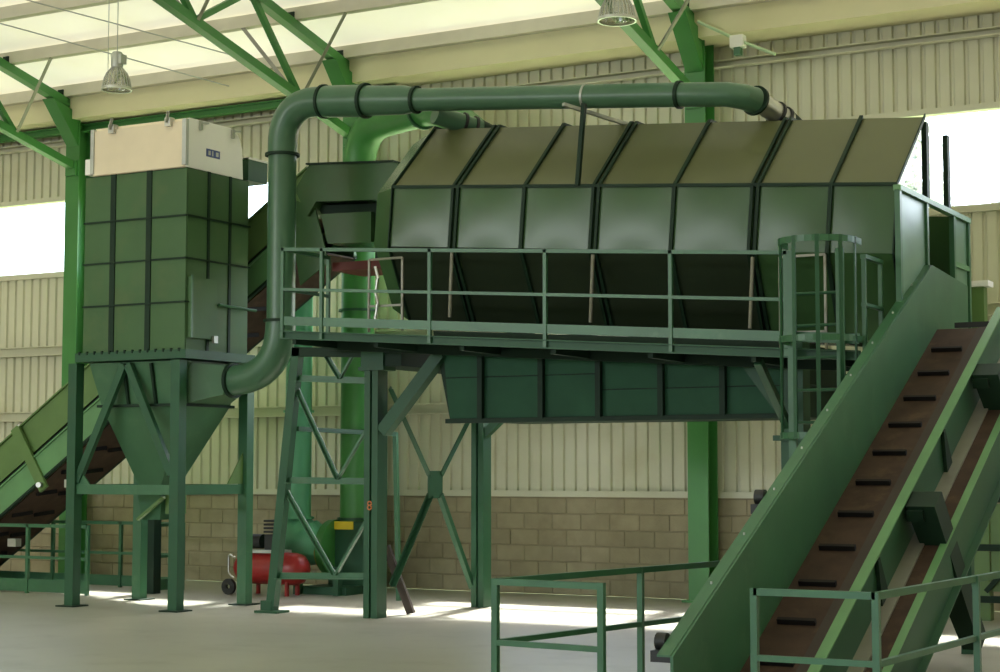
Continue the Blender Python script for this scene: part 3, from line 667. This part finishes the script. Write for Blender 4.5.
# ------------------------------------------------------------------ left inclined conveyor
def lz(x): return 1.88 + .668*(x + 16.87)
LC = thing('inclined_conveyor', (-15.5, 17.25, 0), 'long green belt conveyor climbing behind the filter at the left', 'conveyor')
LY0, LY1 = 16.8, 17.8; lx0, lx1 = -18.6, -12.0
def strip(d0, d1, y, t, name, m_, par=LC, x0=lx0, x1=lx1):
    return MB().prism([(x0, y, lz(x0)-d0), (x1, y, lz(x1)-d0), (x1, y, lz(x1)-d1), (x0, y, lz(x0)-d1)], (0, t, 0)).build(name, m_, par)
for y, s in ((LY0, 1), (LY1, -1)):
    a = strip(0, .50, y, .012*s, 'upper_side_plate', GREEN_YEL); strip(.60, .97, y-.04*s, .05*s, 'lower_side_channel', GREEN_LIT)
    strip(.50, .61, y+.03*s, .02*s, 'recess_web', GREEN_DARK); strip(-.0, .025, y-.03*s, .06*s, 'edge_lip', GREEN_YEL, a)
    strip(.585, .61, y-.06*s, .05*s, 'channel_lip', GREEN_LIT); strip(.955, .99, y-.05*s, .05*s, 'channel_lip', GREEN_DARK)
m = MB(); m.prism([(lx0, LY0+.02, lz(lx0)-1.0), (lx1, LY0+.02, lz(lx1)-1.0), (lx1, LY1-.02, lz(lx1)-1.0), (lx0, LY1-.02, lz(lx0)-1.0)], (0, 0, .02)); bl = m.build('return_belt', BELT, LC)
m = MB(); m.prism([(lx0, LY0+.02, lz(lx0)-.35), (lx1, LY0+.02, lz(lx1)-.35), (lx1, LY1-.02, lz(lx1)-.35), (lx0, LY1-.02, lz(lx0)-.35)], (0, 0, .02)); m.build('carrying_belt', BELT, LC)
for k in range(14):
    x = -18.4 + .42*k
    for ya, yb in ((LY0+.10, LY0+.40), (LY0+.50, LY0+.80)):
        MB().bar((x, ya, lz(x)-1.02), (x+.05, yb, lz(x+.05)-1.02), .04, .05).build('cleat', CLEAT, bl)
for x in (-16.55, -13.9):
    d = V((.668, 0, -1)).normalized(); pp = V((x, LY0-.06, lz(x)+.0))
    b = MB().bar(pp, pp + d*.95, .14, .04, up=(0, 1, 0)).build('side_bracket', GREEN_YEL, LC)
    MB().tube([pp + d*.88 + V((0, -.02, 0)), pp + d*.88 + V((.03, -.1, 0))], .035, 10).build('bolt', STEEL, b)
for (x, y, z) in ((-15.55, 16.72, 1.38), (-16.5, 16.72, .62)):
    MB().box(x-.07, x+.07, y-.05, y+.05, z-.05, z+.05).build('bearing', STEEL, LC)
MB().bar((-14.65, 17.25, 0), (-14.65, 17.25, lz(-14.65)-1.02), .14, .14, up=(0, 1, 0)).build('support_leg', GREEN_DARK, LC)

# feed hood at the conveyor head
H = thing('feed_hood', (-11.3, 17.1, 4.0), 'dark green boxy feed hood between the conveyor head and the drum', 'hood')
hp = [(-12.0, 4.82), (-11.8, 5.10), (-10.62, 5.03), (-10.2, 4.62), (-10.2, 4.3), (-10.88, 4.62), (-11.7, 4.66), (-11.82, 4.5)]
MB().prism([(x, 16.55, z) for x, z in hp], (0, 1.15, 0)).build('hood_box', GREEN_PANEL, H)
MB().prism([(-11.83, 16.52, 5.10), (-10.62, 16.52, 5.03), (-10.62, 16.52, 5.05), (-11.83, 16.52, 5.12)], (0, 1.2, 0)).build('lid', GREEN_DARK, H)
MB().prism([(-11.78, 16.7, 4.64), (-10.9, 16.7, 4.60), (-10.9, 16.7, 4.5), (-11.72, 16.7, 4.52)], (0, .9, 0)).build('roller_box', GREEN_DARK, H)
MB().prism([(-11.68, 16.62, 4.52), (-10.98, 16.62, 4.5), (-10.98, 16.62, 4.15), (-11.58, 16.62, 4.17)], (0, .95, 0)).build('chute', GREEN_PANEL, H)
MB().box(-10.96, -10.2, 16.68, 17.4, 3.95, 4.6).build('inlet_throat', GREEN_DARK, H)
MB().prism([(-12.15, 16.6, 4.75), (-11.75, 16.6, 4.6), (-11.55, 16.6, 3.95), (-11.95, 16.6, 3.7)], (0, .02, 0)).build('side_shield', GREEN_PANEL, H)
MB().box(-11.6, -10.5, 16.75, 17.4, 3.86, 3.96).build('red_scraper_beam', REDB, H)

# ------------------------------------------------------------------ low railing round the left conveyor foot
def railing(name, loc, label, pts, posts, h=.87, w=.042, mid=.45, m_=GREEN_CONV, toe=None, group='floor railings'):
    t = thing(name, loc, label, 'railing', group)
    for a, b in zip(pts[:-1], pts[1:]):
        MB().bar((a[0], a[1], h-w/2), (b[0], b[1], h-w/2), w).build('top_rail', m_, t)
        MB().bar((a[0], a[1], mid), (b[0], b[1], mid), w*.85).build('mid_rail', m_, t)
        if toe: MB().bar((a[0], a[1], toe/2+.02), (b[0], b[1], toe/2+.02), .012, toe).build('toe_plate', m_, t)
    for a in posts: MB().bar((a[0], a[1], 0), (a[0], a[1], h), w, up=(0, 1, 0)).build('post', m_, t)
    return t
railing('floor_railing', (-16.5, 16.55, 0), 'low green railing at the left around the conveyor foot', [(-19.2, 16.55), (-15.1, 16.55)], [(-17.2, 16.55), (-15.1, 16.55), (-16.1, 16.55)], toe=.16)
railing('floor_railing', (-14.9, 17.9, 0), 'low green railing behind the left conveyor, nearer the block wall', [(-19.0, 17.95), (-14.75, 17.95), (-14.75, 17.1)], [(-17.0, 17.95), (-15.8, 17.95), (-14.75, 17.95), (-14.75, 17.1)], toe=.14)

# ------------------------------------------------------------------ blower, its ducts and the red compressor
B_ = thing('blower', (-12.75, 18.45, 0), 'green centrifugal blower with teal inlet elbow beside the red tank', 'blower')
dpt = fillet([(-13.25, 18.4, 4.6), (-13.25, 18.4, .52), (-12.7, 18.4, .52)], .36, 12)
MB().tube([(-13.25, 18.4, 4.6), (-13.25, 18.4, .95)], .17, 26).build('inlet_duct', TEAL, B_)
MB().tube([(-13.25, 18.4, .93), (-13.25, 18.4, .88), (-13.23, 18.4, .80), (-13.2, 18.4, .72), (-13.15, 18.4, .65), (-13.06, 18.42, .62), (-12.96, 18.45, .60), (-12.86, 18.5, .58)], [.17, .2, .25, .29, .31, .30, .26, .22], 26).build('inlet_elbow', TEAL, B_)
MB().ring((-13.25, 18.4, .94), (0, 0, 1), .15, .21, .03).build('flange', TEAL, B_); MB().ring((-13.25, 18.4, 2.3), (0, 0, 1), .15, .20, .03).build('flange', TEAL, B_)
m = MB(); m.tube([(-12.84, 18.55, .56), (-12.74, 18.55, .56)], .36, 32); sc1 = m.build('scroll_housing', GREEN_COL, B_)
MB().ring((-12.85, 18.55, .56), (1, 0, 0), .24, .33, .05, 32).build('inlet_ring', OCHRE, sc1)
MB().box(-12.95, -12.3, 18.1, 18.9, .0, .1).build('base_frame', GREEN, B_)
for x in (-13.0, -12.4): MB().box(x-.04, x+.04, 18.02, 18.12, 0, .35).build('pedestal', GREEN, B_)
MB().box(-12.84, -12.3, 18.5, 19.0, .1, .9).build('outlet_box', GREEN, B_)
MB().box(-12.8, -12.46, 18.48, 18.5, .80, .9).build('yellow_plate', YELLOW, B_)
up = fillet([(-12.58, 18.75, .9), (-12.58, 18.75, 6.0), (-11.0, 18.1, 6.0), (-9.6, 17.2, 5.1)], [.6, .3], 10)
MB().tube(up, .215, 28).build('outlet_duct', GREEN_COL, B_)
for z in (.93, 2.05, 3.6): MB().ring((-12.58, 18.75, z), (0, 0, 1), .2, .25, .03).build('flange', GREEN, B_)
q = V(up[12]); MB().ring(q, V(up[12]) - V(up[11]), .2, .25, .03).build('flange', GREEN, B_)

K = thing('compressor', (-13.18, 17.75, 0), 'red horizontal compressor tank on the floor by the block wall', 'compressor')
ty, tz, tr = 17.78, .33, .20
prof = [(0, 0), (.12, .03), (.18, .09), (.2, .16), (.2, .9), (.18, .98), (.12, 1.04), (0, 1.07)]
MB().tube([(-13.73 + w, ty, tz) for r, w in prof], [max(r, .002) for r, w in prof], 26).build('tank', RED, K)
for x in (-13.48, -12.88):
    MB().box(x-.02, x+.02, ty-.13, ty-.09, 0, tz-.12).build('leg', RED, K); MB().box(x-.02, x+.02, ty+.09, ty+.13, 0, tz-.12).build('leg', RED, K)
MB().box(-13.48, -12.98, ty-.12, ty+.12, tz+.19, tz+.23).build('top_plate', GALV, K)
mo = MB().tube([(-13.55, ty, tz+.33), (-13.33, ty, tz+.33)], .09, 16).build('motor', BLACK, K)
pu = MB().box(-13.25, -13.09, ty-.08, ty+.08, tz+.23, tz+.42).build('pump_head', BLACK, K)
m = MB()
for k in range(4): m.box(-13.26, -13.08, ty-.09, ty+.09, tz+.44 + .045*k, tz+.465 + .045*k)
m.build('cooling_fins', BLACK, pu)
MB().ring((-13.69, ty-.22, .10), (0, 1, 0), .03, .10, .04).build('wheel', BLACK, K)
MB().tube(fillet([(-13.73, ty-.05, .45), (-13.83, ty-.05, .5), (-13.83, ty-.05, .25), (-13.75, ty-.05, .2)], .05), .012, 8).build('handle', STEEL, K)

# ------------------------------------------------------------------ right foreground cleated conveyor
SL = .524; TH = math.atan(SL)
def bz(y): return .38 + SL*(y - 11.47)
Cn = thing('cleated_conveyor', (-4.1, 13.0, 0), 'steep green conveyor with brown cleated belt in the right foreground', 'conveyor')
ya, yb = 10.02, 16.2
BX0, BX1 = -4.40, -3.92
m = MB(); m.prism([(BX0, ya, bz(ya)), (BX0, yb, bz(yb)), (BX1, yb, bz(yb)), (BX1, ya, bz(ya))], (0, 0, -.025)); belt = m.build('belt', BELT, Cn)
for k in range(13):
    y = 15.74 - .452*k
    m = MB(); m.bar((-4.31, y, bz(y)+.016), (-4.035, y, bz(y)+.016), .035, .05, up=(0, -math.sin(TH), math.cos(TH))); m.build('cleat', CLEAT, belt)
m = MB(); m.prism([(BX1-.08, ya, bz(ya)+.004), (BX1-.08, yb, bz(yb)+.004), (BX1+.02, yb, bz(yb)+.012), (BX1+.02, ya, bz(ya)+.012)], (0, 0, -.02)); m.build('skirt_rubber', RUST, Cn)
def top(y): return .33 + .503*(y - 9.87)
m = MB(); m.prism([(BX0, ya, top(ya)), (BX0, 16.07, top(16.07)), (BX0, 17.36, 3.37), (BX0, 17.34, 2.88), (BX0, 16.4, bz(16.2)-.05), (BX0, ya, bz(ya)-.05)], (.02, 0, 0)); sp_ = m.build('side_plate', GREEN_CONV, Cn)
m = MB(); m.prism([(BX0+.002, ya, top(ya)+.006), (BX0+.002, 16.07, top(16.07)+.006), (BX0-.09, 16.07, top(16.07)+.006), (BX0-.09, ya, top(ya)+.006)], (0, 0, -.012)); m.build('edge_flange', GREEN_CONV, sp_)
for k in range(9):
    y = 10.8 + .6*k; MB().tube([(BX0-.045, y, top(y)+.004), (BX0-.045, y, top(y)+.022)], .008, 6).build('bolt', GALV, sp_)
for (y, dz) in ((11.95, -.02), (10.2, -.02)):
    m = MB(); m.ring((BX0-.13, y, top(y)+dz), (1, 0, 0), .02, .055, .07, 14); m.box(BX0-.17, BX0-.02, y-.1, y+.1, top(y)+dz-.12, top(y)+dz-.05); m.build('bearing', BLACK, sp_)
MB().tube([(BX0, 16.25, bz(16.2)-.12), (BX1+.02, 16.25, bz(16.2)-.12)], .085, 20).build('head_roller', BLACK, Cn)
MB().box(BX0+.14, BX1+.02, 16.36, 16.38, bz(16.2)+.02, bz(16.2)+.07).build('scraper', BLACK, Cn)
def rail_(xa, xb, d0, d1, name, m_, y0=ya, y1=16.6):
    return MB().prism([(xa, y0, bz(y0)-d0), (xa, y1, bz(y1)-d0), (xa, y1, bz(y1)-d1), (xa, y0, bz(y0)-d1)], (xb-xa, 0, 0)).build(name, m_, Cn)
rail_(-3.92, -3.84, -.012, .004, 'frame_flange', GREEN_LIT); rail_(-3.90, -3.87, 0, .46, 'frame_web', GREEN); pass
rail_(-4.42, -4.40, .05, .6, 'rear_web', GREEN_DARK); rail_(-3.76, -3.62, .42, .44, 'return_belt', BELT); rail_(-3.87, -3.755, .40, .42, 'tray_lip', GREYPOST)
rail_(-3.63, -3.57, .40, .415, 'tray_flange', GREEN_LIT); rail_(-3.585, -3.57, .41, .80, 'tray_web', GREEN); rail_(-3.585, -3.51, .795, .81, 'tray_flange', GREEN)
nrm = V((0, -math.sin(TH), math.cos(TH))); dr_ = V((0, math.cos(TH), math.sin(TH)))
for y in (13.35, 15.45):
    o = V((-3.87, y, bz(y))); X = .23
    m = MB()
    secs = [(.02, -.16, .08, .02, .25), (1.35, -.06, .16, .26, .40)]
    rg = [[o + dr_*u0 - nrm*d + V((xa, 0, 0)), o + dr_*u1 - nrm*d + V((xa, 0, 0)), o + dr_*u1 - nrm*d + V((xb, 0, 0)), o + dr_*u0 - nrm*d + V((xb, 0, 0))] for d, u0, u1, xa, xb in secs]
    for A, B in zip(rg[:-1], rg[1:]): m.loft(B, A)
    br = m.build('side_bracket', GREEN_DARK, Cn)
    MB().prism([o + dr_*(-.2) + nrm*(-.04) + V((.03, 0, 0)), o + dr_*.02 + nrm*(-.10) + V((.03, 0, 0)), o + dr_*.0 + nrm*(-.2) + V((.03, 0, 0)), o + dr_*(-.2) + nrm*(-.13) + V((.03, 0, 0))], (.13, 0, 0)).build('bearing_block', GREEN_DARK, br)
    MB().tube([o + dr_*.06 + nrm*(-.12) + V((.0, 0, 0)), o + dr_*.06 + nrm*(-.12) + V((.19, 0, 0))], .06, 14).build('shaft_end', GREEN, br)
for y in (14.35, 12.5):
    o = V((-3.868, y, bz(y))); MB().prism([o + dr_*(-.02) + nrm*(-.02), o + dr_*.03 + nrm*(-.02), o + dr_*.1 + nrm*(-.46), o + dr_*(-.12) + nrm*(-.46)], (.03, 0, 0)).build('stiffener', GREEN_DARK, Cn)
for x in (-4.36, -3.84): MB().bar((x, 15.0, 0), (x, 15.0, bz(15.0)-.5), .1, .1, up=(0, 1, 0)).build('leg', GREEN, Cn)
for x in (-4.36, -3.84): pass

railing('floor_railing', (-5.2, 10.6, 0), 'green tubular railing standing left of the cleated conveyor', [(-4.80, 9.88), (-5.60, 9.96), (-5.34, 11.64), (-4.98, 13.8)], [(-4.80, 9.88), (-5.60, 9.96), (-5.34, 11.64), (-4.98, 13.8)], h=.85, mid=.44)
railing('floor_railing', (-3.2, 10.6, 0), 'green tubular railing at the lower right in front of the conveyor', [(-3.80, 9.9), (-3.06, 9.9), (-2.93, 12.4)], [(-3.80, 9.9), (-3.06, 9.9), (-2.95, 11.75)], h=.85, mid=.44)

# ------------------------------------------------------------------ yellow green frame beyond the conveyor head
G = thing('discharge_frame', (-4.2, 18.35, 0), 'yellow green panelled steel frame beyond the conveyor at the right edge', 'frame')
for x in (-4.54, -3.7): MB().bar((x, 18.4, 0), (x, 18.4, 3.48), .16, .14, up=(0, 1, 0)).build('post', GREEN_YEL, G)
MB().box(-4.66, -4.40, 18.28, 18.5, 3.46, 3.52).build('cap_plate', WHITE, G)
for z in (1.25, .75, .22): MB().bar((-4.9, 18.35, z), (-3.0, 18.35, z), .07, .07).build('crossbar', GREEN_DARK, G)
for xa, xb in ((-4.45, -4.12), (-4.08, -3.78)): MB().box(xa, xb, 18.36, 18.38, .3, 1.2).build('infill_panel', GREEN_YEL, G)
MB().bar((-4.5, 18.33, .3), (-4.1, 18.33, .75), .05, .05).build('brace', GREEN_DARK, G); MB().bar((-3.72, 18.33, .3), (-4.1, 18.33, .75), .05, .05).build('brace', GREEN_DARK, G)

# conduit with junction box high on the wall, right of the middle column
m = MB(); cpts = fillet([(-7.86, 18.85, 6.82), (-7.3, 18.75, 6.50), (-6.85, 18.7, 6.28)], .2)
cd = thing('cable_conduit', (-7.4, 18.75, 6.4), 'pale cable conduit with small junction box right of the middle column top', 'conduit')
MB().tube(cpts, .018, 8).build('tube', GREEN_PALE, cd)
MB().box(-7.40, -7.24, 18.68, 18.8, 6.42, 6.56).build('junction_box', WHITE, cd); MB().box(-7.36, -7.28, 18.70, 18.78, 6.33, 6.42).build('gland', GREEN_CONV, cd)
